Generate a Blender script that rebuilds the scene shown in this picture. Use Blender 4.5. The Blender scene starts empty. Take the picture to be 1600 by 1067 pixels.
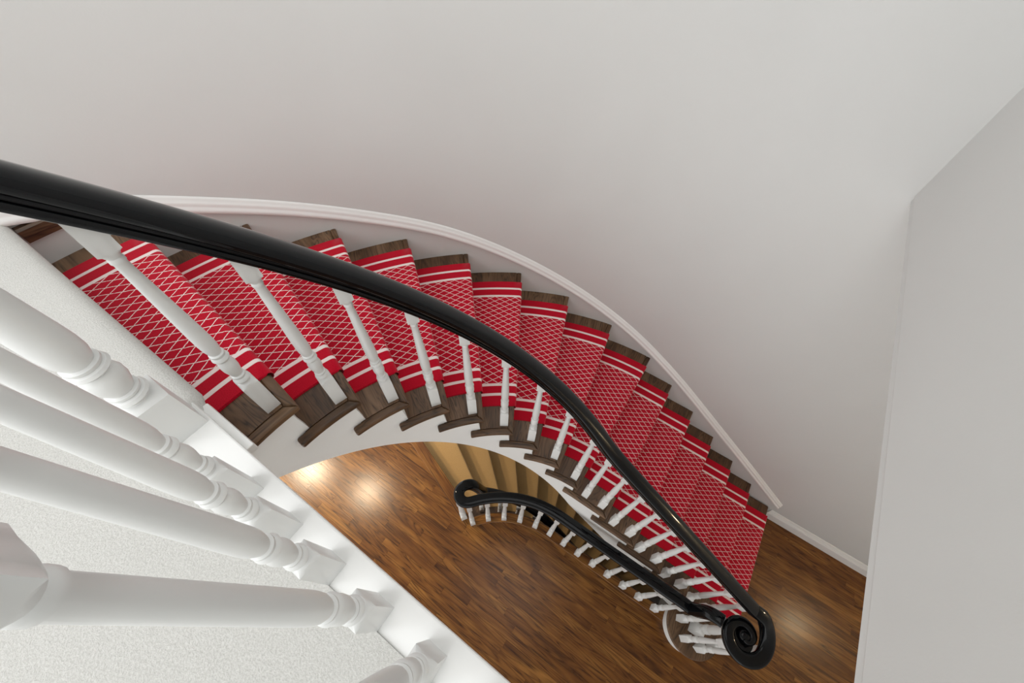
import bpy, math, random
from mathutils import Vector, Matrix
random.seed(7)
sc = bpy.context.scene
col = sc.collection

# ------------------------------------------------------------------ camera
CAM_Z = 3.9813
CAM_ROT = Matrix(((0.828826, -0.4735063, 0.2980591), (0.5584725, 0.667761, -0.4921421), (0.0340001, 0.5743579, 0.8178979)))
CAM_POS = Vector((-0.04765, 0.01341, 3.98128))
cd = bpy.data.cameras.new('camera'); cam = bpy.data.objects.new('camera', cd); col.objects.link(cam)
cd.sensor_width = 36.0; cd.sensor_fit = 'HORIZONTAL'; cd.lens = 612.76 * 36.0 / 1600.0
cd.clip_start = 0.01; cd.clip_end = 60
cam.matrix_world = Matrix.Translation(CAM_POS) @ CAM_ROT.to_4x4()
sc.camera = cam

# ------------------------------------------------------------------ light, exposure
sc.view_settings.view_transform = 'Standard'
sc.view_settings.look = 'None'
sc.view_settings.exposure = 0.79
sc.view_settings.gamma = 1.0
sc.view_settings.use_curve_mapping = False
w = bpy.data.worlds.new('World'); sc.world = w; w.use_nodes = True
bg = w.node_tree.nodes['Background']
bg.inputs[0].default_value = (1.0, 0.995, 0.98, 1); bg.inputs[1].default_value = 0.88

def area_light(name, loc, target, sx, sy, power, color):
    ld = bpy.data.lights.new(name, 'AREA'); ld.shape = 'RECTANGLE'; ld.size = sx; ld.size_y = sy
    ld.energy = power; ld.color = color
    o = bpy.data.objects.new(name, ld); col.objects.link(o); o.location = loc
    o.rotation_euler = (Vector(target) - Vector(loc)).to_track_quat('-Z', 'Y').to_euler()
    return o
# window of the upper hall, in the wall to the viewer's left
area_light('window_daylight', (-2.08, -1.45, 4.55), (0.0, 0.1, 3.6), 1.3, 1.5, 20, (0.94, 0.97, 1.0))
# window wall of the upper hall, behind the viewer
area_light('window_wall_daylight', (-.75, -3.1, 4.35), (-.3, 0.6, 3.6), 2.5, 2.1, 18, (0.97, 0.985, 1.0))

# ------------------------------------------------------------------ helpers
RISE = 0.19; RO = 2.12; RI = 0.873; DTH = math.radians(10.3484); GO = 0.26422; EX = -0.0055
PI = math.pi
def loc(k, d, R):
    """plan point on stair radius R: d metres behind the nosing of (fractional) tread k"""
    if k >= 7: a = DTH * (k - 7) + d / R
    else:
        tt = GO * (7 - k) + EX - d
        a = -tt / R
    if a >= 0: return (R * math.cos(PI / 2 + a), R * math.sin(PI / 2 + a))
    return (-a * R, R)

def mesh(name, verts, faces, uvs=None, uv2=None, smooth=False, sharp=35):
    me = bpy.data.meshes.new(name); me.from_pydata([tuple(v) for v in verts], [], faces); me.update()
    if uvs:
        for nm, src in (('UVMap', uvs), ('UV2', uv2)):
            if src is None: continue
            l = me.uv_layers.new(name=nm)
            for lp in me.loops: l.data[lp.index].uv = src[lp.vertex_index]
    if smooth:
        for p in me.polygons: p.use_smooth = True
        me.set_sharp_from_angle(angle=math.radians(sharp))
    return me
def link(name, me, mat=None, parent=None, **props):
    o = bpy.data.objects.new(name, me); col.objects.link(o)
    if me is not None and mat is not None and len(me.materials) == 0: me.materials.append(mat)
    if parent is not None: o.parent = parent
    for k_, v_ in props.items(): o[k_] = v_
    return o
def thing(name, label, category, at=(0, 0, 0), group=None):
    o = bpy.data.objects.new(name, None); col.objects.link(o); o.empty_display_size = .05
    o.location = at; o['label'] = label; o['category'] = category
    if group: o['group'] = group
    return o
def box_data(x0, x1, y0, y1, z0, z1):
    v = [(x, y, z) for z in (z0, z1) for y in (y0, y1) for x in (x0, x1)]
    f = [(0, 2, 3, 1), (4, 5, 7, 6), (0, 1, 5, 4), (2, 6, 7, 3), (0, 4, 6, 2), (1, 3, 7, 5)]
    return v, f
def box(name, x0, x1, y0, y1, z0, z1, mat, parent=None, **props):
    v, f = box_data(x0, x1, y0, y1, z0, z1)
    return link(name, mesh(name, v, f), mat, parent, **props)
def prism_data(poly, z0, z1):
    n = len(poly)
    v = [(x, y, z0) for x, y in poly] + [(x, y, z1) for x, y in poly]
    f = [tuple(range(n - 1, -1, -1)), tuple(range(n, 2 * n))]
    f += [(i, (i + 1) % n, n + (i + 1) % n, n + i) for i in range(n)]
    return v, f
def ccw(poly):
    a = sum(poly[i][0] * poly[(i + 1) % len(poly)][1] - poly[(i + 1) % len(poly)][0] * poly[i][1] for i in range(len(poly)))
    return poly if a > 0 else poly[::-1]
def board(name, poly, z0, z1, mat, parent=None, axis=(1, 0), bevel=0.004, **props):
    """flat wooden piece with eased edges; uv runs along axis (grain)"""
    poly = ccw(poly); v, f = prism_data(poly, z0, z1)
    ax = Vector(axis).normalized(); px = Vector((-ax.y, ax.x))
    uv = [(x * ax.x + y * ax.y, x * px.x + y * px.y + z * 1.0) for x, y, z in v]
    o = link(name, mesh(name, v, f, uv), mat, parent, **props)
    if bevel:
        m = o.modifiers.new('ease', 'BEVEL'); m.width = bevel; m.segments = 3; m.limit_method = 'ANGLE'; m.angle_limit = math.radians(50)
    return o
def grid_strip(rows, closed_profile=False):
    """rows of equal-length point lists -> verts, quads"""
    m = len(rows[0]); v = [p for r_ in rows for p in r_]; f = []
    for i in range(len(rows) - 1):
        for j in range(m if closed_profile else m - 1):
            a = i * m + j; b = i * m + (j + 1) % m
            f.append((a, b, b + m, a + m))
    return v, f
def sweep(path, profile, scales=None, cap=True):
    """closed profile [(side, up)] along path, kept upright"""
    n = len(path); P = [Vector(p) for p in path]; rows = []
    for i in range(n):
        T = (P[min(i + 1, n - 1)] - P[max(i - 1, 0)])
        h = Vector((T.x, T.y, 0))
        if h.length < 1e-6: h = Vector((1, 0, 0))
        side = Vector((h.y, -h.x, 0)).normalized()
        T.normalize(); up = side.cross(T).normalized()
        if up.z < 0: up = -up
        s = scales[i] if scales else 1.0
        if not isinstance(s, tuple): s = (s, s)
        rows.append([P[i] + side * (a * s[0]) + up * (b * s[1]) for a, b in profile])
    v, f = grid_strip(rows, True)
    m = len(profile)
    if cap:
        f.append(tuple(range(m))); f.append(tuple(range((n - 1) * m, n * m))[::-1])
    return v, f
def even(path, step=.018, rounds=8):
    P = [Vector(p) for p in path]; out = [P[0].copy()]; acc = 0.0
    for i in range(1, len(P)):
        seg = P[i] - P[i - 1]; L = seg.length; pos = step - acc
        while pos <= L and L > 0:
            out.append(P[i - 1] + seg * (pos / L)); pos += step
        acc = (acc + L) % step if L > 0 else acc
    for _ in range(rounds):
        out = [out[0]] + [(out[i - 1] + out[i] * 2 + out[i + 1]) / 4 for i in range(1, len(out) - 1)] + [out[-1]]
    return [tuple(p) for p in out]
def arc_pts(cx, cy, R, a0, a1, n):
    return [(cx + R * math.cos(a0 + (a1 - a0) * i / n), cy + R * math.sin(a0 + (a1 - a0) * i / n)) for i in range(n + 1)]

# ------------------------------------------------------------------ materials
def mat(name):
    m = bpy.data.materials.new(name); m.use_nodes = True
    nt = m.node_tree; return m, nt, nt.nodes['Principled BSDF']
def N(nt, kind, **kw):
    n = nt.nodes.new(kind)
    for k_, v_ in kw.items(): setattr(n, k_, v_)
    return n
def math_node(nt, op, a, b=None, c=None):
    n = N(nt, 'ShaderNodeMath', operation=op)
    for i, x in enumerate((a, b, c)):
        if x is None: continue
        if isinstance(x, (int, float)): n.inputs[i].default_value = x
        else: nt.links.new(x, n.inputs[i])
    return n.outputs[0]
def paint(name, rgb, rough, bump=0.0, bscale=200, spec=0.5):
    m, nt, b = mat(name); b.inputs['Roughness'].default_value = rough
    b.inputs['Specular IOR Level'].default_value = spec
    tc = N(nt, 'ShaderNodeTexCoord'); nz = N(nt, 'ShaderNodeTexNoise'); nz.inputs['Scale'].default_value = 3.0; nz.inputs['Detail'].default_value = 3
    nt.links.new(tc.outputs['Object'], nz.inputs['Vector'])
    mx = N(nt, 'ShaderNodeMix', data_type='RGBA'); mx.inputs[6].default_value = (*[c * .97 for c in rgb], 1); mx.inputs[7].default_value = (*[min(1, c * 1.02) for c in rgb], 1)
    nt.links.new(nz.outputs['Fac'], mx.inputs[0]); nt.links.new(mx.outputs[2], b.inputs['Base Color'])
    if bump:
        n2 = N(nt, 'ShaderNodeTexNoise'); n2.inputs['Scale'].default_value = bscale; n2.inputs['Detail'].default_value = 4
        nt.links.new(tc.outputs['Object'], n2.inputs['Vector'])
        bp = N(nt, 'ShaderNodeBump'); bp.inputs['Strength'].default_value = bump; bp.inputs['Distance'].default_value = .002
        nt.links.new(n2.outputs['Fac'], bp.inputs['Height']); nt.links.new(bp.outputs[0], b.inputs['Normal'])
    return m
def oak(name, dark, mid, light, rough, pore=0.55, vary=0.35, su=1.6, sv=13.0, bands=15.0, spec=.5):
    m, nt, b = mat(name); b.inputs['Roughness'].default_value = rough; b.inputs['Specular IOR Level'].default_value = spec
    uv = N(nt, 'ShaderNodeUVMap', uv_map='UVMap'); oi = N(nt, 'ShaderNodeObjectInfo')
    sh = N(nt, 'ShaderNodeVectorMath', operation='SCALE'); sh.inputs[0].default_value = (37.0, 11.0, 5.0); nt.links.new(oi.outputs['Random'], sh.inputs['Scale'])
    ad = N(nt, 'ShaderNodeVectorMath', operation='ADD'); nt.links.new(uv.outputs[0], ad.inputs[0]); nt.links.new(sh.outputs[0], ad.inputs[1])
    # broad figure (cathedral bands): distorted rings stretched along the grain
    mp = N(nt, 'ShaderNodeMapping'); mp.inputs['Scale'].default_value = (su, sv, 1.0); nt.links.new(ad.outputs[0], mp.inputs['Vector'])
    wv = N(nt, 'ShaderNodeTexNoise'); wv.inputs['Scale'].default_value = 1.0; wv.inputs['Detail'].default_value = 3.0; wv.inputs['Distortion'].default_value = 1.1
    nt.links.new(mp.outputs[0], wv.inputs['Vector'])
    rings = math_node(nt, 'FRACT', math_node(nt, 'MULTIPLY', wv.outputs['Fac'], bands))
    rings = math_node(nt, 'ABSOLUTE', math_node(nt, 'SUBTRACT', math_node(nt, 'MULTIPLY', rings, 2.0), 1.0))
    rings = math_node(nt, 'POWER', rings, 2.0)
    # fine pores
    m2 = N(nt, 'ShaderNodeMapping'); m2.inputs['Scale'].default_value = (su * 5.0, sv * 15.0, 1.0); nt.links.new(ad.outputs[0], m2.inputs['Vector'])
    n2 = N(nt, 'ShaderNodeTexNoise'); n2.inputs['Scale'].default_value = 1.0; n2.inputs['Detail'].default_value = 2.0
    nt.links.new(m2.outputs[0], n2.inputs['Vector'])
    pr = N(nt, 'ShaderNodeMapRange'); pr.inputs[1].default_value = .42; pr.inputs[2].default_value = .62; pr.inputs[3].default_value = 0; pr.inputs[4].default_value = 1
    nt.links.new(n2.outputs['Fac'], pr.inputs[0])
    # slow tone drift
    m3 = N(nt, 'ShaderNodeMapping'); m3.inputs['Scale'].default_value = (2.2, 9.0, 1.0); nt.links.new(ad.outputs[0], m3.inputs['Vector'])
    n3 = N(nt, 'ShaderNodeTexNoise'); n3.inputs['Scale'].default_value = 1.3; n3.inputs['Detail'].default_value = 4; nt.links.new(m3.outputs[0], n3.inputs['Vector'])
    tone = math_node(nt, 'ADD', math_node(nt, 'MULTIPLY', n3.outputs['Fac'], 1.3), math_node(nt, 'MULTIPLY', math_node(nt, 'SUBTRACT', oi.outputs['Random'], .5), vary))
    tone = math_node(nt, 'SUBTRACT', tone, .15)
    cr = N(nt, 'ShaderNodeValToRGB'); e = cr.color_ramp.elements
    e[0].position = .15; e[0].color = (*dark, 1); e[1].position = .85; e[1].color = (*light, 1)
    k_ = cr.color_ramp.elements.new(.5); k_.color = (*mid, 1)
    nt.links.new(tone, cr.inputs[0])
    dk = math_node(nt, 'MULTIPLY', rings, math_node(nt, 'ADD', math_node(nt, 'MULTIPLY', pr.outputs[0], .5 * pore), .30 * pore))
    dk = math_node(nt, 'ADD', dk, math_node(nt, 'MULTIPLY', math_node(nt, 'SUBTRACT', 1.0, pr.outputs[0]), .10))
    mx = N(nt, 'ShaderNodeMix', data_type='RGBA'); mx.inputs[7].default_value = (dark[0] * .32, dark[1] * .3, dark[2] * .3, 1)
    nt.links.new(dk, mx.inputs[0]); nt.links.new(cr.outputs[0], mx.inputs[6]); nt.links.new(mx.outputs[2], b.inputs['Base Color'])
    bp = N(nt, 'ShaderNodeBump'); bp.inputs['Strength'].default_value = .18; bp.inputs['Distance'].default_value = .0006
    nt.links.new(dk, bp.inputs['Height']); bp.invert = True; nt.links.new(bp.outputs[0], b.inputs['Normal'])
    return m
M_WALL = paint('wall_paint', (.640, .645, .632), .72, .10, 160)
M_WHITE = paint('white_trim_paint', (.83, .83, .815), .38)
M_BAL = paint('white_baluster_paint', (.715, .72, .71), .34)
M_DARKVOID = paint('basement_plaster', (.33, .30, .27), .8)
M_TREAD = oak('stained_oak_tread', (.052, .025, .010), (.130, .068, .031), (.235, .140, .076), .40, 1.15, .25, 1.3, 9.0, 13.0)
M_FLOOR = oak('oak_strip_floor', (.095, .031, .0055), (.200, .077, .015), (.335, .150, .033), .24, 1.2, .24, .62, 8.0, 11.0, .36)
# black lacquer handrail
M_BLACK, nt, b = mat('black_lacquer'); b.inputs['Base Color'].default_value = (.003, .0035, .0045, 1); b.inputs['Roughness'].default_value = .22
b.inputs['Specular IOR Level'].default_value = .27
tc = N(nt, 'ShaderNodeTexCoord'); nz = N(nt, 'ShaderNodeTexNoise'); nz.inputs['Scale'].default_value = 45; nt.links.new(tc.outputs['Object'], nz.inputs['Vector'])
mr = N(nt, 'ShaderNodeMapRange'); mr.inputs[3].default_value = .04; mr.inputs[4].default_value = .08; nt.links.new(nz.outputs['Fac'], mr.inputs[0]); nt.links.new(mr.outputs[0], b.inputs['Roughness'])
# landing carpet: cream cut pile
def pile(name, c0, c1, scale, dist):
    m, nt, b = mat(name); b.inputs['Roughness'].default_value = .95; b.inputs['Specular IOR Level'].default_value = .1
    b.inputs['Sheen Weight'].default_value = .25
    tc = N(nt, 'ShaderNodeTexCoord'); n1 = N(nt, 'ShaderNodeTexNoise'); n1.inputs['Scale'].default_value = scale; n1.inputs['Detail'].default_value = 5; n1.inputs['Roughness'].default_value = .7
    nt.links.new(tc.outputs['Object'], n1.inputs['Vector'])
    cr = N(nt, 'ShaderNodeValToRGB'); cr.color_ramp.elements[0].position = .3; cr.color_ramp.elements[0].color = (*c0, 1); cr.color_ramp.elements[1].position = .65; cr.color_ramp.elements[1].color = (*c1, 1)
    nt.links.new(n1.outputs['Fac'], cr.inputs[0]); nt.links.new(cr.outputs[0], b.inputs['Base Color'])
    bp = N(nt, 'ShaderNodeBump'); bp.inputs['Strength'].default_value = .8; bp.inputs['Distance'].default_value = dist
    nt.links.new(n1.outputs['Fac'], bp.inputs['Height']); nt.links.new(bp.outputs[0], b.inputs['Normal'])
    return m
M_CARPET = pile('cream_cut_pile', (.54, .53, .50), (.71, .70, .67), 240, .005)
M_BEIGE = pile('beige_loop_pile', (.42, .26, .11), (.55, .36, .16), 260, .002)
# red runner: plain bands, white stripes and white trellis
M_RUN, nt, b = mat('red_trellis_runner'); b.inputs['Roughness'].default_value = .95; b.inputs['Specular IOR Level'].default_value = .12; b.inputs['Sheen Weight'].default_value = .12
uv = N(nt, 'ShaderNodeUVMap', uv_map='UVMap'); s1 = N(nt, 'ShaderNodeSeparateXYZ'); nt.links.new(uv.outputs[0], s1.inputs[0])
uw = N(nt, 'ShaderNodeUVMap', uv_map='UV2'); s2 = N(nt, 'ShaderNodeSeparateXYZ'); nt.links.new(uw.outputs[0], s2.inputs[0])
wob = N(nt, 'ShaderNodeTexNoise'); wob.inputs['Scale'].default_value = 55; wob.inputs['Detail'].default_value = 1; nt.links.new(uv.outputs[0], wob.inputs['Vector'])
wv = math_node(nt, 'MULTIPLY', math_node(nt, 'SUBTRACT', wob.outputs['Fac'], .5), .12)
PXR, PYR = .043, .070
X = math_node(nt, 'DIVIDE', s1.outputs[0], PXR); Y = math_node(nt, 'DIVIDE', s1.outputs[1], PYR)
def lines(v):
    fr = math_node(nt, 'FRACT', math_node(nt, 'ADD', v, 100.0))
    dd = math_node(nt, 'ABSOLUTE', math_node(nt, 'SUBTRACT', fr, .5))
    return math_node(nt, 'GREATER_THAN', dd, .5 - .045)
la = lines(math_node(nt, 'ADD', math_node(nt, 'ADD', X, Y), wv)); lb = lines(math_node(nt, 'ADD', math_node(nt, 'SUBTRACT', X, Y), wv))
lat = math_node(nt, 'MAXIMUM', la, lb)
Rr = s2.outputs[0]
def band(c, h): return math_node(nt, 'LESS_THAN', math_node(nt, 'ABSOLUTE', math_node(nt, 'SUBTRACT', Rr, c)), h)
lat = math_node(nt, 'MULTIPLY', lat, band(1.530, .347))
# stitch break-up of the trellis yarn
st = N(nt, 'ShaderNodeTexNoise'); st.inputs['Scale'].default_value = 230; st.inputs['Detail'].default_value = 1; nt.links.new(uv.outputs[0], st.inputs['Vector'])
stm = N(nt, 'ShaderNodeMapRange'); stm.inputs[1].default_value = .33; stm.inputs[2].default_value = .5; stm.inputs[3].default_value = .45; stm.inputs[4].default_value = 1; nt.links.new(st.outputs['Fac'], stm.inputs[0])
lat = math_node(nt, 'MULTIPLY', lat, stm.outputs[0])
strp = band(1.955, .0085)
for c_ in (1.884, 1.113, 1.178): strp = math_node(nt, 'MAXIMUM', strp, band(c_, .0088))
msk = math_node(nt, 'MAXIMUM', lat, strp)
pn = N(nt, 'ShaderNodeTexNoise'); pn.inputs['Scale'].default_value = 420; pn.inputs['Detail'].default_value = 3; nt.links.new(uv.outputs[0], pn.inputs['Vector'])
cr = N(nt, 'ShaderNodeValToRGB'); cr.color_ramp.elements[0].position = .3; cr.color_ramp.elements[0].color = (.36, .002, .012, 1); cr.color_ramp.elements[1].position = .7; cr.color_ramp.elements[1].color = (.62, .006, .030, 1)
nt.links.new(pn.outputs['Fac'], cr.inputs[0])
mx = N(nt, 'ShaderNodeMix', data_type='RGBA'); nt.links.new(msk, mx.inputs[0]); nt.links.new(cr.outputs[0], mx.inputs[6]); mx.inputs[7].default_value = (.86, .74, .71, 1)
nt.links.new(mx.outputs[2], b.inputs['Base Color'])
hh = math_node(nt, 'ADD', math_node(nt, 'MULTIPLY', pn.outputs['Fac'], .6), math_node(nt, 'MULTIPLY', msk, .8))
bp = N(nt, 'ShaderNodeBump'); bp.inputs['Strength'].default_value = .6; bp.inputs['Distance'].default_value = .0015; nt.links.new(hh, bp.inputs['Height']); nt.links.new(bp.outputs[0], b.inputs['Normal'])
def glow(name, rgb, s):
    m, nt, b = mat(name); b.inputs['Emission Color'].default_value = (*rgb, 1); b.inputs['Emission Strength'].default_value = s
    b.inputs['Base Color'].default_value = (.9, .88, .82, 1)
    return m

# ------------------------------------------------------------------ setting: walls
H = 16 * RISE      # upper floor 3.04
TOP = 5.6
def wall_line(R=RO, a_end=181.0, t_end=3.4, n1=72, n2=14):
    pts = [(t_end - (t_end) * i / n2, R) for i in range(n2)]
    pts += arc_pts(0, 0, R, PI / 2, math.radians(a_end), n1)
    return pts
def shell_wall(name, pts, zlo, zhi, thick, mat_, **props):
    rows = []
    for i, (x, y) in enumerate(pts):
        a = Vector(pts[max(i - 1, 0)]); b_ = Vector(pts[min(i + 1, len(pts) - 1)]); d = (b_ - a).normalized(); nrm = Vector((d.y, -d.x))
        z0 = zlo(x, y) if callable(zlo) else zlo
        o_ = Vector((x, y)) + nrm * thick
        rows.append([(x, y, z0), (x, y, zhi), (o_.x, o_.y, zhi), (o_.x, o_.y, z0)])
    v, f = grid_strip(rows, True); f.append((3, 2, 1, 0)); m_ = len(v); f.append((m_ - 4, m_ - 3, m_ - 2, m_ - 1))
    return link(name, mesh(name, v, f, smooth=True, sharp=40), mat_, kind='structure', **props)
def back_zlo(x, y):
    a = math.degrees(math.atan2(y, x)) % 360
    return (7 + (a - 90) / 10.348) * RISE - .53 if (x < 0 and a > 141.0) else -2.3
wl = wall_line(RO + .004)
cut = [i for i, p in enumerate(wl) if p[0] < 0 and math.degrees(math.atan2(p[1], p[0])) > 141.0][0]
a_ = math.radians(140.99); wl.insert(cut, ((RO + .004) * math.cos(a_), (RO + .004) * math.sin(a_)))
shell_wall('wall_back', wl, back_zlo, TOP, .12, M_WALL, label='tall curved pale grey wall that the staircase follows')
# the wall runs on past the top of the stair along the upper hall
box('wall_left', -RO - .13, -RO - .005, -3.2, -.04, H, TOP, M_WALL, kind='structure', label='plain wall along the upper hall')
# wall above the stairwell on the right: clean lower edge, thin reveal below it
TH = .560
hw = box('wall_right', TH, TH + .14, -3.2, RO + .1, 3.062, TOP, M_WALL, kind='structure', label='flat white wall hanging over the lower steps')
mbev = hw.modifiers.new('ease', 'BEVEL'); mbev.width = .003; mbev.segments = 2
box('reveal', .004, .13, -3.19, RO + .1, 3.040, 3.062, M_WALL, None).location = (TH, 0, 0)
bpy.data.objects['reveal'].parent = hw; bpy.data.objects['reveal'].matrix_parent_inverse = Matrix()
# upper floor beyond that wall, plus end wall: unseen, added to shade the hall
box('ceiling', TH + .14, 3.5, -3.2, RO + .12, 3.062, 3.30, M_WALL, kind='structure', label='unseen ceiling beyond the stairwell, added to shade the lower hall')
box('wall_front', 3.4, 3.5, -3.2, RO + .12, 0, 3.06, M_WALL, kind='structure', label='unseen end wall, added to shade the lower hall')
# landing slab
v1, f1 = box_data(-4.6, TH, -3.2, -.12, 2.76, H)
v2, f2 = box_data(-4.6, -RO - .13, -.12, 1.6, 2.76, H)
link('floor_upper', mesh('floor_upper', v1 + v2, f1 + [tuple(i + 8 for i in q) for q in f2]), M_WALL, kind='structure', label='upper landing slab with white painted edge')

# ------------------------------------------------------------------ main floor: oak strips
fl = thing('floor', 'polished brown oak strip floor of the lower hall', 'floor'); del fl['category']; fl['kind'] = 'structure'
RG = .805                      # edge of the stair opening
def te(n): return -1.027 - (n - .623) / .324        # slanted top edge of the opening
T_END = 1.12                  # far end of the opening
W = .0600; T0, T1, N0, N1 = -4.4, 3.4, -1.5, 2.12
planks = []
def intervals(n):
    """floor intervals in t for a line at n"""
    if n >= RG: return [(T0, te(n)), (T_END, T1)]
    if n > .47:
        tc_ = -math.sqrt(RG * RG - n * n); e_ = te(n)
        if e_ < tc_: return [(T0, e_), (tc_, T1)]
    return [(T0, T1)]
nrow = int((N1 - N0) / W) + 1
cells = []
for i in range(nrow):
    a, b_ = N0 + i * W, min(N0 + (i + 1) * W, N1)
    ia, ib = intervals(a + 1e-4), intervals(b_ - 1e-4)
    if len(ia) != len(ib):
        if len(ib) == 2 and len(ia) == 1:
            mid = (ib[0][1] + ib[1][0]) / 2; ia = [(T0, mid), (mid, T1)]
        else: ib = ia
    for (x0, x1), (y0, y1) in zip(ia, ib):
        lo_, hi_ = min(x0, y0), max(x1, y1)
        cuts = [lo_]; p = lo_ + random.uniform(.15, .9)
        while p < hi_ - .25:
            cuts.append(p); p += random.uniform(.45, 1.25)
        cuts.append(hi_)
        for j in range(len(cuts) - 1):
            cells.append((a, b_, x0 if j == 0 else cuts[j], x1 if j == len(cuts) - 2 else cuts[j + 1], y0 if j == 0 else cuts[j], y1 if j == len(cuts) - 2 else cuts[j + 1]))
def plank_mesh(c):
    a, b_, x0, x1, y0, y1 = c; g = .0002
    poly = [(x0 + g, a + g), (x1 - g, a + g), (y1 - g, b_ - g), (y0 + g, b_ - g)]
    ctr = (sum(p[0] for p in poly) / 4, sum(p[1] for p in poly) / 4)
    e_ = .0003
    v = [(x, y, -.02) for x, y in poly] + [(x, y, -.0004) for x, y in poly]
    v += [(x + (e_ if x < ctr[0] else -e_), y + (e_ if y < ctr[1] else -e_), 0) for x, y in poly]
    f = [(0, 1, 5, 4), (1, 2, 6, 5), (2, 3, 7, 6), (3, 0, 4, 7), (4, 5, 9, 8), (5, 6, 10, 9), (6, 7, 11, 10), (7, 4, 8, 11), (8, 9, 10, 11)]
    return v, f, [(p[0], p[1]) for p in v]
def seen(c):
    """distance-like rank: strips in the open part of the well come first"""
    a, b_, x0, x1, y0, y1 = c; n_ = (a + b_) / 2
    tt = min(max(.2, min(x0, y0)), max(x1, y1))
    d = math.hypot(max(0, -.6 - n_) * 3, 0)
    left = min(max(x1, y1), 5)
    vis = -.75 < n_ < 2.12 and max(x1, y1) > -2.75 and min(x0, y0) < 3.0
    if tt > 2.9: vis = False
    return (0 if vis else 1, abs(tt) + d)
cells.sort(key=seen)
for c in cells[:300]:
    v, f, uv_ = plank_mesh(c)
    link('plank', mesh('plank', v, f, uv_), M_FLOOR, fl)
rv, rf, ru = [], [], []
for c in cells[300:]:
    v, f, uv_ = plank_mesh(c); o_ = len(rv); rv += v; rf += [tuple(i + o_ for i in q) for q in f]; ru += uv_
if rv: link('far_planks', mesh('far_planks', rv, rf, ru), M_FLOOR, fl, kind='stuff')
# dark subfloor below the joints, open over the basement stair
sub = [(T0, N0), (T1, N0), (T1, N1), (T_END, N1), (T_END, RG)] + [(0, RG)] + arc_pts(0, 0, RG, PI / 2, math.radians(143.4), 24)[1:] + [(te(.98), .98), (te(.98), 1.2), (T0, 1.2)]
v, f = prism_data(ccw(sub), -.25, -.021); link('subfloor', mesh('subfloor', v, f), M_DARKVOID, fl)
# oak margin board round the opening
rows_in = [(T_END, .765), (0, .765)] + arc_pts(0, 0, .765, PI / 2, math.radians(144), 30)[1:]
rows_out = [(T_END, .845), (0, .845)] + arc_pts(0, 0, .845, PI / 2, math.radians(144), 30)[1:]
poly = rows_in + rows_out[::-1]
vv = []; ff = []; uu = []
prof = [(0, -.03), (0, .0035), (.003, .006), (.077, .006), (.08, .002), (.08, -.03)]
rws = []
s_ = 0; prev = None
for p_, q_ in zip(rows_in, rows_out):
    if prev: s_ += math.dist(prev, q_)
    prev = q_
    d_ = ((q_[0] - p_[0]) / .08, (q_[1] - p_[1]) / .08)
    rws.append([(p_[0] + d_[0] * a, p_[1] + d_[1] * a, z) for a, z in prof]); uu += [(s_, a + z) for a, z in prof]
v, f = grid_strip(rws); link('opening_border', mesh('opening_border', v, f, uu, smooth=True), M_FLOOR, fl)
# slanted nosing board at the top of the basement steps
p0 = Vector((te(.50), .50)); p1 = Vector((te(.955), .955)); dd = (p1 - p0).normalized(); nn = Vector((dd.y, -dd.x))
if nn.y < 0: nn = -nn
pl = [p0 - nn * .085, p1 - nn * .085, p1 + nn * .02, p0 + nn * .02]
board('basement_step_nosing', [tuple(p) for p in pl], -.028, .003, M_FLOOR, fl, axis=tuple(dd))

# ------------------------------------------------------------------ trim
# baseboard along the lower hall
bprof = [(0, 0), (.016, 0), (.016, .10), (.012, .108), (.014, .118), (.008, .130), (.010, .140), (.004, .165), (0, .165)]
v = []; rows = []
for x in (1.615, 3.4): rows.append([(x, RO + .003 - a, z) for a, z in bprof])
v, f = grid_strip(rows, True); f += [tuple(range(9))[::-1], tuple(range(9, 18))]
link('baseboard_right', mesh('baseboard_right', v, f), M_WHITE, kind='structure', label='white moulded baseboard at the foot of the stairs')
# raking wall moulding above the steps
def mould_z(s):
    ks = [(-3.45, 3.10), (-3.2, 3.04), (-2.9, 2.867), (-2.40, 2.637), (-2.18, 2.527), (-1.65, 2.302), (-1.40, 2.167), (-.84, 1.868), (-.43, 1.650), (-.13, 1.492), (.06, 1.392), (.39, 1.195), (.548, 1.064), (1.10, .680), (1.61, .303)]
    # smooth through a least-squares pair of ramps: piecewise with easing
    for i in range(len(ks) - 1):
        if s <= ks[i + 1][0]:
            a, b_ = ks[i], ks[i + 1]; u = (s - a[0]) / (b_[0] - a[0]); return a[1] + (b_[1] - a[1]) * u
    return ks[-1][1]
S = [-3.42 + (1.612 + 3.42) * i / 150 for i in range(151)]
zz = [mould_z(s) for s in S]
for _ in range(60): zz = [zz[0]] + [(zz[i - 1] + zz[i] * 2 + zz[i + 1]) / 4 for i in range(1, 150)] + [zz[-1]]
mprof = [(0, -.040), (.022, -.038), (.026, -.030), (.0255, -.016), (.020, -.010), (.0185, -.002), (.0195, .008), (.016, .016), (.010, .022), (.0095, .030), (.005, .036), (0, .040)]
def wall_pt(s, off):
    R = RO + .003 - off
    if s < 0: a = PI / 2 - s / RO; return (R * math.cos(a), R * math.sin(a))
    return (s, R)
rows = [[(*wall_pt(s, a), z + b_) for a, b_ in mprof] for s, z in zip(S, zz)]
v, f = grid_strip(rows, True); mm = len(mprof); f += [tuple(range(mm)), tuple(range(len(v) - mm, len(v)))[::-1]]
link('trim_1', mesh('trim_1', v, f, smooth=True, sharp=50), M_WHITE, kind='structure', label='white raking moulding on the curved wall above the steps')
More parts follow.
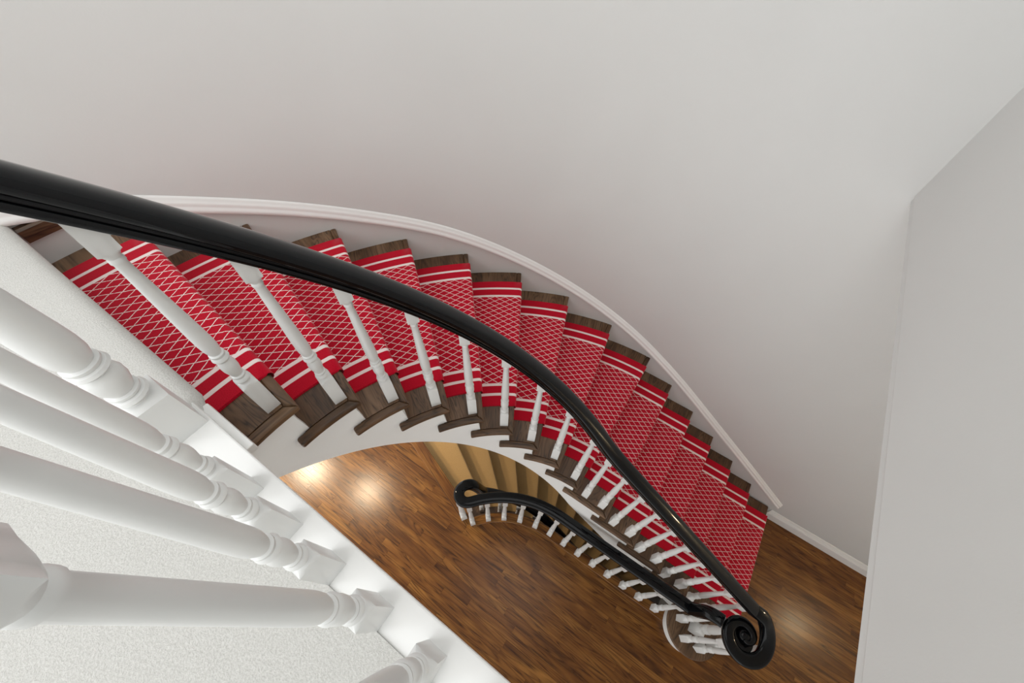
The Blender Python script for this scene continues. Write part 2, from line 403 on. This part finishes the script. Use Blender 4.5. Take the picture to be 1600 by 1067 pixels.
# landing curb
def eased(o, wd=.004):
    m = o.modifiers.new('ease', 'BEVEL'); m.width = wd; m.segments = 2; m.limit_method = 'ANGLE'
cb = box('trim_2', -.955, TH, -.133, -.052, H - .012, H + .010, M_WHITE, kind='structure', label='white curb board under the landing balusters'); eased(cb)
fc = box('fascia', -.955, TH, -.118, -.096, 2.76, H - .012, M_WHITE, cb)
fe = box('fascia_end', -.93, -.738, -.06, -.034, H - .035, H - .006, M_WHITE, cb); eased(fe, .003)

# ------------------------------------------------------------------ landing carpet
rows = []; cprof = [(-.10, .002), (-.10, .0150), (-.085, .0150), (-.045, .0150), (-.022, .0130), (-.008, .0060), (0, -.006), (.002, -.022), (-.004, -.040), (-.02, -.05)]
E_N = -.030
crv = thing('landing_carpet', 'cream cut pile carpet covering the upper landing', 'carpet')
v, f = [], []
xs = [-2.122 + (2.122 - .915) * i / 20 for i in range(21)]
rows = []
for x in xs:
    e_ = max(0, (x + .945) / .03) if x > -.945 else 0
    rows.append([(x, E_N + a - .02 * e_ * e_, H + z) for a, z in cprof])
v, f = grid_strip(rows); f.append(tuple(range(len(v) - len(cprof), len(v))))
link('rolled_edge', mesh('rolled_edge', v, f, smooth=True, sharp=60), M_CARPET, crv)
va, fa = box_data(-2.12, TH, -3.2, -.1305, H, H + .0148); vb, fb = box_data(-2.12, -.915, -.1305, -.120, H, H + .0148)
link('pile_field', mesh('pile_field', va + vb, fa + [tuple(i + 8 for i in q) for q in fb]), M_CARPET, crv)

# ------------------------------------------------------------------ main staircase
st_ = thing('staircase', 'curved staircase with dark oak treads and white string', 'staircase')
TT = .030; OV = .030
def tread_poly(k, r0, r1, d0=0.0, back=OV + .012, nseg=6):
    """outline of tread k between radii; d0 behind the nosing to the next riser"""
    outer = []; inner = []
    for i in range(nseg + 1):
        u = i / nseg
        for R, L in ((r1, outer), (r0, inner)):
            if k >= 7: p = loc(k + u, d0 * (1 - u) + back * u, R)
            else:
                d = d0 + (GO + back - d0) * u; p = loc(k, d, R)
            L.append(p)
    return outer, inner
def rad_dir(k):
    a = DTH * max(0, k - 7 + .5); return (math.cos(PI / 2 + a), math.sin(PI / 2 + a))
for k in range(2, 16):
    z = k * RISE
    o_, i_ = tread_poly(k, .907, RO + .012, .034)
    tr = board('tread', o_ + i_[::-1], z - TT, z, M_TREAD, st_, rad_dir(k), .0015)
    # front nosing strip, mitred at the inner corner
    A = [loc(k, 0, RO + .012), loc(k, 0, RI), loc(k, .034, .907), loc(k, .034, RO + .012)]
    board('nosing', A, z - TT, z, M_TREAD, tr, rad_dir(k), .009)
    # return nosing along the open end, running past the riser
    tail = .077
    L0 = [loc(k, 0, RI)]; L1 = [loc(k, .034, .907)]
    full = (DTH * .9 + tail) if k >= 7 else GO + tail
    for i in range(1, 9):
        u = i / 8
        if k >= 7: L0.append(loc(k, (DTH * RI + tail) * u, RI)); L1.append(loc(k, .034 + ((DTH * .907 + tail) - .034) * u, .907))
        else: L0.append(loc(k, full * u, RI)); L1.append(loc(k, .034 + (full - .034) * u, .907))
    ad = Vector(loc(k, .1, RI)) - Vector(loc(k, .0, RI))
    board('return_nosing', L0 + L1[::-1], z - TT, z, M_TREAD, tr, tuple(ad), .008)
    # riser below the nosing
    P = [loc(k, OV, .915), loc(k, OV, RO), loc(k, OV + .014, RO), loc(k, OV + .014, .915)]
    v, f = prism_data(ccw(P), z - RISE, z - TT); link('riser', mesh('riser', v, f), M_WHITE, st_)
P = [loc(16, OV, .915), loc(16, OV, RO), loc(16, OV + .014, RO), loc(16, OV + .014, .915)]
v, f = prism_data(ccw(P), 15 * RISE, H - .03); link('riser', mesh('riser', v, f), M_WHITE, st_)
# wooden end of the top nosing, let into the wall
rows = []
for i in range(9):
    a = math.radians(177.5 + 3.2 * i / 8)
    rows.append([(R * math.cos(a), R * math.sin(a), z) for R, z in ((RO + .004, 2.953), (RO - .012, 2.953), (RO - .012, 2.978), (RO - .026, 2.982), (RO - .026, 3.006), (RO - .018, 3.014), (RO + .004, 3.014))])
v, f = grid_strip(rows, True); f += [tuple(range(7)), tuple(range(len(v) - 7, len(v)))[::-1]]
link('top_nosing_end', mesh('top_nosing_end', v, f, [(p[1], p[2]) for p in v]), M_TREAD, st_)
# bullnose starting step
BC = (1.293, .831); BR = .207
pl = [(1.575, RO), (1.575, 1.06), (1.572, .99), (1.560, .93), (1.535, .88), (1.508, .855)]
pl += arc_pts(BC[0], BC[1], BR, math.radians(2), math.radians(-196), 40)
pl += [(1.118, .91), (1.24, .925), (1.24, RO)]
tr = board('bullnose_tread', pl, RISE - TT, RISE, M_TREAD, st_, (0, 1), .009)
pr_ = [(1.545, RO), (1.545, 1.06), (1.542, .99), (1.53, .94), (1.50, .90), (1.478, .87)]
pr_ += arc_pts(BC[0], BC[1], BR - .028, math.radians(2), math.radians(-190), 40) + [(1.13, .93), (1.24, .94), (1.24, RO)]
v, f = prism_data(ccw(pr_), .0, RISE - TT); link('bullnose_riser', mesh('bullnose_riser', v, f, smooth=True), M_WHITE, st_)
# closed soffit and inner string with stepped top
def under(kf): return kf * RISE - .515
rows = []; ks = [1.9 + (16.8 - 1.9) * i / 160 for i in range(161)]
def str_top(kf):
    kk = min(16, math.floor(kf - OV / (DTH * .9 if kf >= 7 else GO))); return max(kk, 1) * RISE - TT
for kf in ks:
    zt = str_top(kf); zb = max(under(kf), 0.0 if kf > 2.6 else 0)
    rows.append([(*loc(kf, 0, .907), zb), (*loc(kf, 0, .907), zt), (*loc(kf, 0, .935), zt), (*loc(kf, 0, .935), zb)])
v, f = grid_strip(rows, True); f += [(3, 2, 1, 0), tuple(range(len(v) - 4, len(v)))]
link('inner_string', mesh('inner_string', v, f, smooth=True, sharp=30), M_WHITE, st_)
rows = [[(*loc(kf, 0, R), max(under(kf), .0) + dz) for R, dz in ((.915, 0), (RO, 0), (RO, .02), (.915, .02))] for kf in ks if under(kf) > 0]
v, f = grid_strip(rows, True); f += [(3, 2, 1, 0), tuple(range(len(v) - 4, len(v)))]
link('soffit', mesh('soffit', v, f, smooth=True, sharp=30), M_WALL, st_)

# ------------------------------------------------------------------ red runner
run = thing('stair_runner', 'red trellis-pattern stair runner with white border stripes', 'carpet runner')
R0, R1, TK = 1.043, 2.022, .009
NR = 14
def runner_profile(k, R):
    """(d behind nosing, z, fraction) list from the back of tread k over its nosing and down the riser"""
    z = k * RISE; pts = []
    backd = (DTH * R if k >= 7 else GO) + OV - .001
    for i in range(9): pts.append((backd + (.010 - backd) * i / 8, z + TK))
    for i in range(1, 7):
        a = PI / 2 + i / 6 * PI * .8
        pts.append((.010 + (.019) * math.cos(a), z - .010 + .019 * math.sin(a)))
    pts += [(.012, z - .036), (.020, z - .045), (OV - TK, z - .06), (OV - TK, z - .11), (OV - TK - .001, z - .165), (OV - TK - .004, z - RISE + TK)]
    return pts
for k in range(1, 16):
    v, f, u1, u2 = [], [], [], []; rows = []
    for j in range(NR + 1):
        R = R0 + (R1 - R0) * j / NR
        pr = runner_profile(k, R); row = []; path = 0; last = None
        for d, z in pr:
            if k == 1 and j < 0: pass
            row.append((*loc(k, d, R), z))
            if last is not None: path += math.dist(last, (d, z))
            last = (d, z)
            if k >= 7:
                a = d / R; u1.append((R * math.cos(a), -R * math.sin(a) if d > .011 and z > k * RISE else path - (pr[0][0])))
            else: u1.append((R, path - pr[0][0]))
            u2.append((R, 0))
        # tiny rolled-down lip at both selvedges
        if j in (0, NR):
            row = [(p[0], p[1], p[2]) for p in row]
        rows.append(row)
    lip0 = [(*loc(k, d, R0 - .003), z - TK * .9 if d > .01 and z > k * RISE else z) for d, z in runner_profile(k, R0)]
    lip1 = [(*loc(k, d, R1 + .003), z - TK * .9 if d > .01 and z > k * RISE else z) for d, z in runner_profile(k, R1)]
    m_ = len(rows[0])
    rows = [lip0] + rows + [lip1]; u1 = u1[:m_] + u1 + u1[-m_:]; u2 = u2[:m_] + u2 + u2[-m_:]
    v, f = grid_strip(rows)
    link('runner_step', mesh('runner_step', v, f, u1, u2, smooth=True, sharp=60), M_RUN, run)

# ------------------------------------------------------------------ turned balusters
def baluster_mesh(name, h, top_from, half=.0225, fat=1.0, base=.150, cut=None):
    """square foot, ring, ball, ring, tapering vase, square head; top plane may rake"""
    n = 20
    tr_ = top_from
    prof = [('s', 0, half), ('s', base - .006, half), ('r', base + .002, .0205), ('r', base + .005, .0160), ('r', base + .011, .0152), ('r', base + .014, .0185), ('r', base + .021, .0216), ('r', base + .028, .0195), ('r', base + .031, .0162), ('r', base + .035, .0178), ('r', base + .040, .0178), ('r', base + .043, .0140),
            ('r', base + .055, .0168), ('r', base + .072, .0200), ('r', base + .088, .0206), ('r', base + .101, .0185), ('r', base + .111, .0148), ('r', base + .114, .0180), ('r', base + .121, .0212), ('r', base + .128, .0195), ('r', base + .131, .0168), ('r', base + .135, .0182), ('r', base + .140, .0182), ('r', base + .143, .0142), ('r', base + .150, .0158),
            ('r', base + .165, .0184), ('r', base + .188, .0193), ('r', base + .225, .0188)]
    z0 = base + .225
    for i in range(1, 7):
        u = i / 6; prof.append(('r', z0 + (tr_ - .030 - z0) * u, .0188 + (.0118 - .0188) * u))
    prof += [('r', tr_ - .026, .0138), ('r', tr_ - .019, .0138), ('r', tr_ - .015, .0122), ('r', tr_ - .004, .0180), ('s', tr_ + .004, half * .90), ('s', h, half * .90)]
    rows = []
    for kind, z, r_ in prof:
        row = []
        for i in range(n):
            a = 2 * PI * (i + .5) / n
            a = 2 * PI * i / n + PI / 4
            c, s = math.cos(a), math.sin(a)
            rr = (r_ if kind == 's' else r_ * fat)
            if kind == 's': q = rr / max(abs(c), abs(s))
            else: q = rr
            row.append((q * c, q * s, z))
        rows.append(row)
    v, f = grid_strip(rows, True); f += [tuple(range(n))[::-1], tuple(range(len(v) - n, len(v)))]
    return mesh(name, v, f, smooth=True, sharp=32)
def place(me, x, y, z, ang, parent, name='baluster', **props):
    o = link(name, me, M_BAL, parent, **props); o.location = (x, y, z); o.rotation_euler = (0, 0, ang); return o

# handrail section, bottom at 0
half_prof = [(0, 0), (.027, 0), (.031, .002), (.033, .008), (.032, .015), (.0285, .018), (.0265, .0185), (.0265, .021), (.0295, .0215), (.030, .024), (.029, .0265), (.034, .0275), (.0395, .032), (.042, .039), (.042, .047), (.0385, .055), (.031, .061), (.018, .0652), (0, .067)]
RAIL = half_prof + [(-a, b_) for a, b_ in half_prof[-2:0:-1]]
RB = .625                  # rail underside above the nosing line
RC = .940
def rail_bottom(kf): return kf * RISE + RB
bal = thing('stair_balustrade', 'black handrail on white turned balusters beside the red runner', 'balustrade')
path = []
kf = 16.25
while kf > 7.02: path.append((*loc(kf, 0, RC), rail_bottom(kf))); kf -= .1
tt = 0.0
zs_end = .925
VC = (1.300, .803)
while tt < 1.29:
    kf = 7 - (tt - EX) / GO; path.append((tt, RC - .003, rail_bottom(kf))); tt += .03
path = even(path, .02, 40)
n_ = 110; TURNS = 1.5; z_in = path[-1][2]
sp = []
for i in range(1, n_ + 1):
    th = 2 * PI * TURNS * i / n_
    r_ = .134 - .016 * min(th / PI, 1) - .052 * max(0, min((th - PI) / PI, 1)) - .046 * max(0, min((th - 2 * PI) / PI, 1))
    # keep falling through the first third of a turn, then run level
    q = min(1.0, th / 1.9); z = zs_end + (z_in - zs_end) * (1 - q) ** 2
    sp.append((VC[0] + r_ * math.sin(th), VC[1] + r_ * math.cos(th), z))
path += sp
zsm = [p[2] for p in path]
for _ in range(6): zsm = [zsm[0]] + [(zsm[i - 1] + 2 * zsm[i] + zsm[i + 1]) / 4 for i in range(1, len(zsm) - 1)] + [zsm[-1]]
path = [(p[0], p[1], z) for p, z in zip(path, zsm)]
scl = []
nsp = len(sp)
for i in range(len(path)):
    j = i - (len(path) - nsp)
    if j <= 0: scl.append(1.0)
    else:
        th = TURNS * j / n_
        w_ = 1.0 if th < .4 else 1.0 - .30 * min(1, (th - .4) / .6) - .35 * max(0, min(1, (th - 1.0) / .5))
        scl.append((w_, 1.0 - .10 * min(1, th)))
v, f = sweep(path, RAIL, scl)
rail = link('handrail', mesh('handrail', v, f, smooth=True, sharp=50), M_BLACK, bal)
# eye of the volute
rows = []
for r_, z in ((.001, .985), (.016, .983), (.030, .976), (.040, .964), (.046, .950), (.046, .935), (.040, .926)):
    rows.append([(VC[0] + .002 + r_ * math.cos(2 * PI * i / 28), VC[1] + .004 + r_ * math.sin(2 * PI * i / 28), z) for i in range(28)])
v, f = grid_strip(rows, True); f.append(tuple(range(28))); f.append(tuple(range(len(v) - 28, len(v)))[::-1])
link('volute_eye', mesh('volute_eye', v, f, smooth=True, sharp=50), M_BLACK, rail)
# dished plate that fills the scroll, open on the side where the rail comes in
DC = (VC[0] - .030, VC[1] - .026); rows = []
for r_, z in ((.001, .930), (.085, .930), (.092, .940), (.090, .962), (.078, .966), (.060, .955), (.035, .948), (.001, .950)):
    rows.append([(DC[0] + r_ * math.cos(2 * PI * i / 40), DC[1] + r_ * math.sin(2 * PI * i / 40), z) for i in range(40)])
v, f = grid_strip(rows, True); link('volute_dish', mesh('volute_dish', v, f, smooth=True, sharp=50), M_BLACK, rail)
# balusters on the winding treads: one each
BOFF = math.radians(3.35)
hb = RB + RISE * (BOFF / DTH) + .006
me_w = baluster_mesh('baluster', hb + .012, .625)
for k in range(7, 16):
    a = DTH * (k - 7) + BOFF + PI / 2
    place(me_w, RC * math.cos(a), RC * math.sin(a), k * RISE, a, bal)
# two each on the straight flight
me_f = baluster_mesh('baluster', RB + RISE * .3 + .006, .60); me_r = baluster_mesh('baluster', RB + RISE * .78 + .006, .69)
for k in range(2, 7):
    tk = GO * (7 - k) + EX; o1 = .067 + .006 * (6 - k)
    place(me_f, tk - o1, RC - .003, k * RISE, 0, bal)
    place(me_r, tk - o1 - .126, RC - .003, k * RISE, 0, bal)
# volute cluster on the bullnose step
me_v = baluster_mesh('baluster', .74, .62)
for x, y, a in ((1.172, .822, .2), (1.240, .718, .7), (1.352, .722, 1.1), (1.425, .800, .3)):
    place(me_v, x, y, RISE, a, bal)
me_n = baluster_mesh('newel_post', .745, .62, .034, 1.55)
place(me_n, 1.290, .822, RISE, 0, bal, 'newel_post')

# ------------------------------------------------------------------ landing balustrade
lb = thing('landing_balustrade', 'white balusters lining the edge of the cream landing carpet', 'balustrade')
me_l = baluster_mesh('baluster', .80, .715)
for i in range(-4, 6):
    x = -.110 - .1325 * i
    if x < -.66 or x > TH - .04: continue
    place(me_l, x, -.1075, H + .010, 0, lb)
me_ln = baluster_mesh('newel_post', .845, .70, .043, 1.80, .150)
place(me_ln, -.908, -.103, H + .010, 0, lb, 'newel_post', label='thicker white turned newel post at the head of the stairs')
pth = [(x, -.1075, H + .80) for x in (-.89, -.5, 0, TH)]
v, f = sweep(pth, RAIL); link('handrail', mesh('handrail', v, f, smooth=True, sharp=50), M_BLACK, lb)

# ------------------------------------------------------------------ guard round the basement opening
gd = thing('guard_balustrade', 'black curled handrail guarding the opening to the basement steps', 'balustrade')
GR = .806; GZ = .715
path = [(1.175, .800, .925), (1.150, .803, .922), (1.128, .805, .905), (1.112, .806, .86), (1.100, .806, .79), (1.085, .806, .74), (1.065, .806, .71), (1.03, .806, .695)]
tt = 1.0
while tt > 0: path.append((tt, GR, GZ)); tt -= .04
a_end = 142.0
a = 90.0
while a < a_end: path.append((GR * math.cos(math.radians(a)), GR * math.sin(math.radians(a)), GZ)); a += 1.6
# flare inwards, U-turn, then fall away as the basement rail
ae = math.radians(a_end); rc_ = .069; RM = GR + rc_
cx, cy = RM * math.cos(ae), RM * math.sin(ae); er = Vector((math.cos(ae), math.sin(ae))); et = Vector((-math.sin(ae), math.cos(ae)))
for i in range(0, 25):
    b_ = PI * i / 24; p = Vector((cx, cy)) - er * (rc_ * math.cos(b_)) + et * (rc_ * 1.05 * math.sin(b_)); path.append((p.x, p.y, GZ))
BRR = RM + rc_
def bas_ang(k, R): return math.radians(162.3 - 11.2 * k) - math.asin(.283 / R)
def bas_k(ang, R): return (162.3 - math.degrees(ang + math.asin(.283 / R))) / 11.2
a = ae - .02
drop = 0
while a > math.radians(20):
    kb = bas_k(a, BRR); u = min(1, (ae - a) / .13); u = u * u * (3 - 2 * u)
    z = GZ * (1 - u) + (-kb * RISE + .55) * u
    if a >= PI / 2: path.append((BRR * math.cos(a), BRR * math.sin(a), z))
    else: path.append(((PI / 2 - a) * BRR, BRR, z))
    a -= math.radians(1.5)
path = even(path, .014, 4)
v, f = sweep(path, RAIL); link('handrail', mesh('handrail', v, f, smooth=True, sharp=50), M_BLACK, gd)
me_g = baluster_mesh('baluster', GZ + .006, .56, .0225, 1.0, .11)
gpos = [(.800 * math.cos(math.radians(a)), .800 * math.sin(math.radians(a)), math.radians(a)) for a in (143.2, 132.6, 122.0, 111.2, 100.5)] + [(t_, .806, 0) for t_ in (.0, .145, .29, .437, .583, .730, .876, 1.021)]
for x, y, a in gpos: place(me_g, x, y, .006, a, gd)
me_gn = baluster_mesh('newel_post', GZ + .006, .56, .027, 1.2, .11)
a = math.radians(147.5); place(me_gn, .880 * math.cos(a), .880 * math.sin(a), .003, a, gd, 'newel_post')

# ------------------------------------------------------------------ basement flight
bs = thing('basement_staircase', 'steps down to the basement beneath the main stair', 'staircase')
br = thing('basement_runner', 'beige carpet on the steps down to the basement', 'carpet runner')
def bpt(k, R, d=0.0):
    a = bas_ang(k, R) + d / R
    if a >= PI / 2: return (R * math.cos(a), R * math.sin(a))
    return (min((PI / 2 - a) * R, 2.19), R)
for k in range(1, 12):
    z = -k * RISE
    F = [bpt(k, R) for R in (.885, 1.1, 1.4, 1.7, 2.0, RO)]; Bk = [bpt(k - 1, R, -OV) for R in (.885, 1.1, 1.4, 1.7, 2.0, RO)]
    board('tread', F + Bk[::-1], z - TT, z, M_TREAD, bs, rad_dir(7), .008)
    P = [bpt(k - 1, R, OV) for R in (.885, 1.4, RO)]; Q = [bpt(k - 1, R, OV + .015) for R in (.885, 1.4, RO)]
    v, f = prism_data(ccw(P + Q[::-1]), z, z + RISE - TT); link('riser', mesh('riser', v, f), M_TREAD, bs)
    rows = []
    for j in range(9):
        R = .985 + (2.09 - .985) * j / 8
        a0 = bas_ang(k - 1, R) - bas_ang(k, R); back = a0 * R + OV - .002
        prf = [(back, z + RISE - .06), (back - .002, z + .02), (back - .006, z + .008)] + [(back * (1 - i / 5) + .006 * i / 5, z + .008) for i in range(1, 6)] + [(-.004, z + .004), (-.009, z - .008), (-.005, z - .024), (.004, z - .034), (OV - .01, z - .05)]
        rows.append([(*bpt(k, R, d), zz_) for d, zz_ in prf])
    v, f = grid_strip(rows); link('runner_step', mesh('runner_step', v, f, smooth=True, sharp=60), M_BEIGE, br)
# basement string, side wall below the guard, and floor
rows = []
for i in range(41):
    a = math.radians(146 - 198 * i / 40); R = .86
    p = (R * math.cos(a), R * math.sin(a)) if a >= PI / 2 else ((PI / 2 - a) * R, R)
    rows.append([(*p, -2.3), (*p, -.03)])
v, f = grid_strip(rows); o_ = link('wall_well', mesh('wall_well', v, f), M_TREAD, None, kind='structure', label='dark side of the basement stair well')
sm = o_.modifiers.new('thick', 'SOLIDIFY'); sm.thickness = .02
box('basement_floor', -2.6, 2.3, .2, RO, -2.4, -2.3, M_DARKVOID, None, kind='structure', label='basement floor')
box('wall_basement_end', 2.2, 2.3, .86, RO, -2.3, -.03, M_DARKVOID, None, kind='structure', label='end of the basement stair well')
me_b = baluster_mesh('baluster', .56, .45, .0215, 1.0, .10)
bb = thing('basement_balustrade', 'row of white balusters on the basement steps, behind the guard', 'balustrade')
for k in range(1, 9):
    x, y = bpt(k, .93, .04); a = bas_ang(k, .93)
    place(me_b, x, y, -k * RISE, a, bb)

# ------------------------------------------------------------------ lamps of the lower hall
M_LAMP = glow('warm_lamp_glass', (1.0, .80, .52), 9)
M_LAMP_BRIGHT = glow('bright_lamp_glass', (1.0, .84, .60), 45)
def downlight(x, y, z, power, label, glass):
    t_ = thing('ceiling_downlight', label, 'lamp', (x, y, z))
    rows = [[(r_ * math.cos(2 * PI * i / 24), r_ * math.sin(2 * PI * i / 24), z_) for i in range(24)] for r_, z_ in ((.05, -.004), (.056, -.012), (.072, -.008), (.075, 0))]
    v, f = grid_strip(rows, True); link('trim_ring', mesh('trim_ring', v, f, smooth=True), M_WHITE, t_)
    v = [(.05 * math.cos(2 * PI * i / 24), .05 * math.sin(2 * PI * i / 24), -.004) for i in range(24)]
    link('lens', mesh('lens', v, [tuple(range(24))[::-1]]), glass, t_)
    ld = bpy.data.lights.new('downlight_glow', 'SPOT'); ld.energy = power; ld.color = (1, .80, .55); ld.spot_size = math.radians(120); ld.spot_blend = .8; ld.shadow_soft_size = .05
    o = bpy.data.objects.new('downlight_glow', ld); col.objects.link(o); o.parent = t_; o.location = (0, 0, -.03)
downlight(-3.77, -.07, 2.76, 150, 'round warm ceiling downlight far down the lower hall', M_LAMP_BRIGHT)
downlight(-2.73, .21, 2.76, 75, 'round warm ceiling downlight beside the curved wall', M_LAMP)
# wall sconce in the lower hall
sc_ = thing('wall_sconce', 'small warm glass wall sconce in the lower hall', 'lamp', (3.02, RO, 1.80))
v, f = box_data(-.03, .03, -.012, .0, -.06, .06); link('backplate', mesh('backplate', v, f), M_BLACK, sc_)
rows = [[(r_ * math.cos(2 * PI * i / 20), -.07 + r_ * math.sin(2 * PI * i / 20), z_) for i in range(20)] for r_, z_ in ((.018, -.05), (.036, -.03), (.046, .01), (.05, .06), (.044, .062), (.03, .0))]
v, f = grid_strip(rows, True); f.append(tuple(range(20))[::-1]); link('shade', mesh('shade', v, f, smooth=True), M_LAMP, sc_)
ld = bpy.data.lights.new('sconce_glow', 'POINT'); ld.energy = 8; ld.color = (1, .74, .44); ld.shadow_soft_size = .05
o = bpy.data.objects.new('sconce_glow', ld); col.objects.link(o); o.parent = sc_; o.location = (0, -.14, .03)
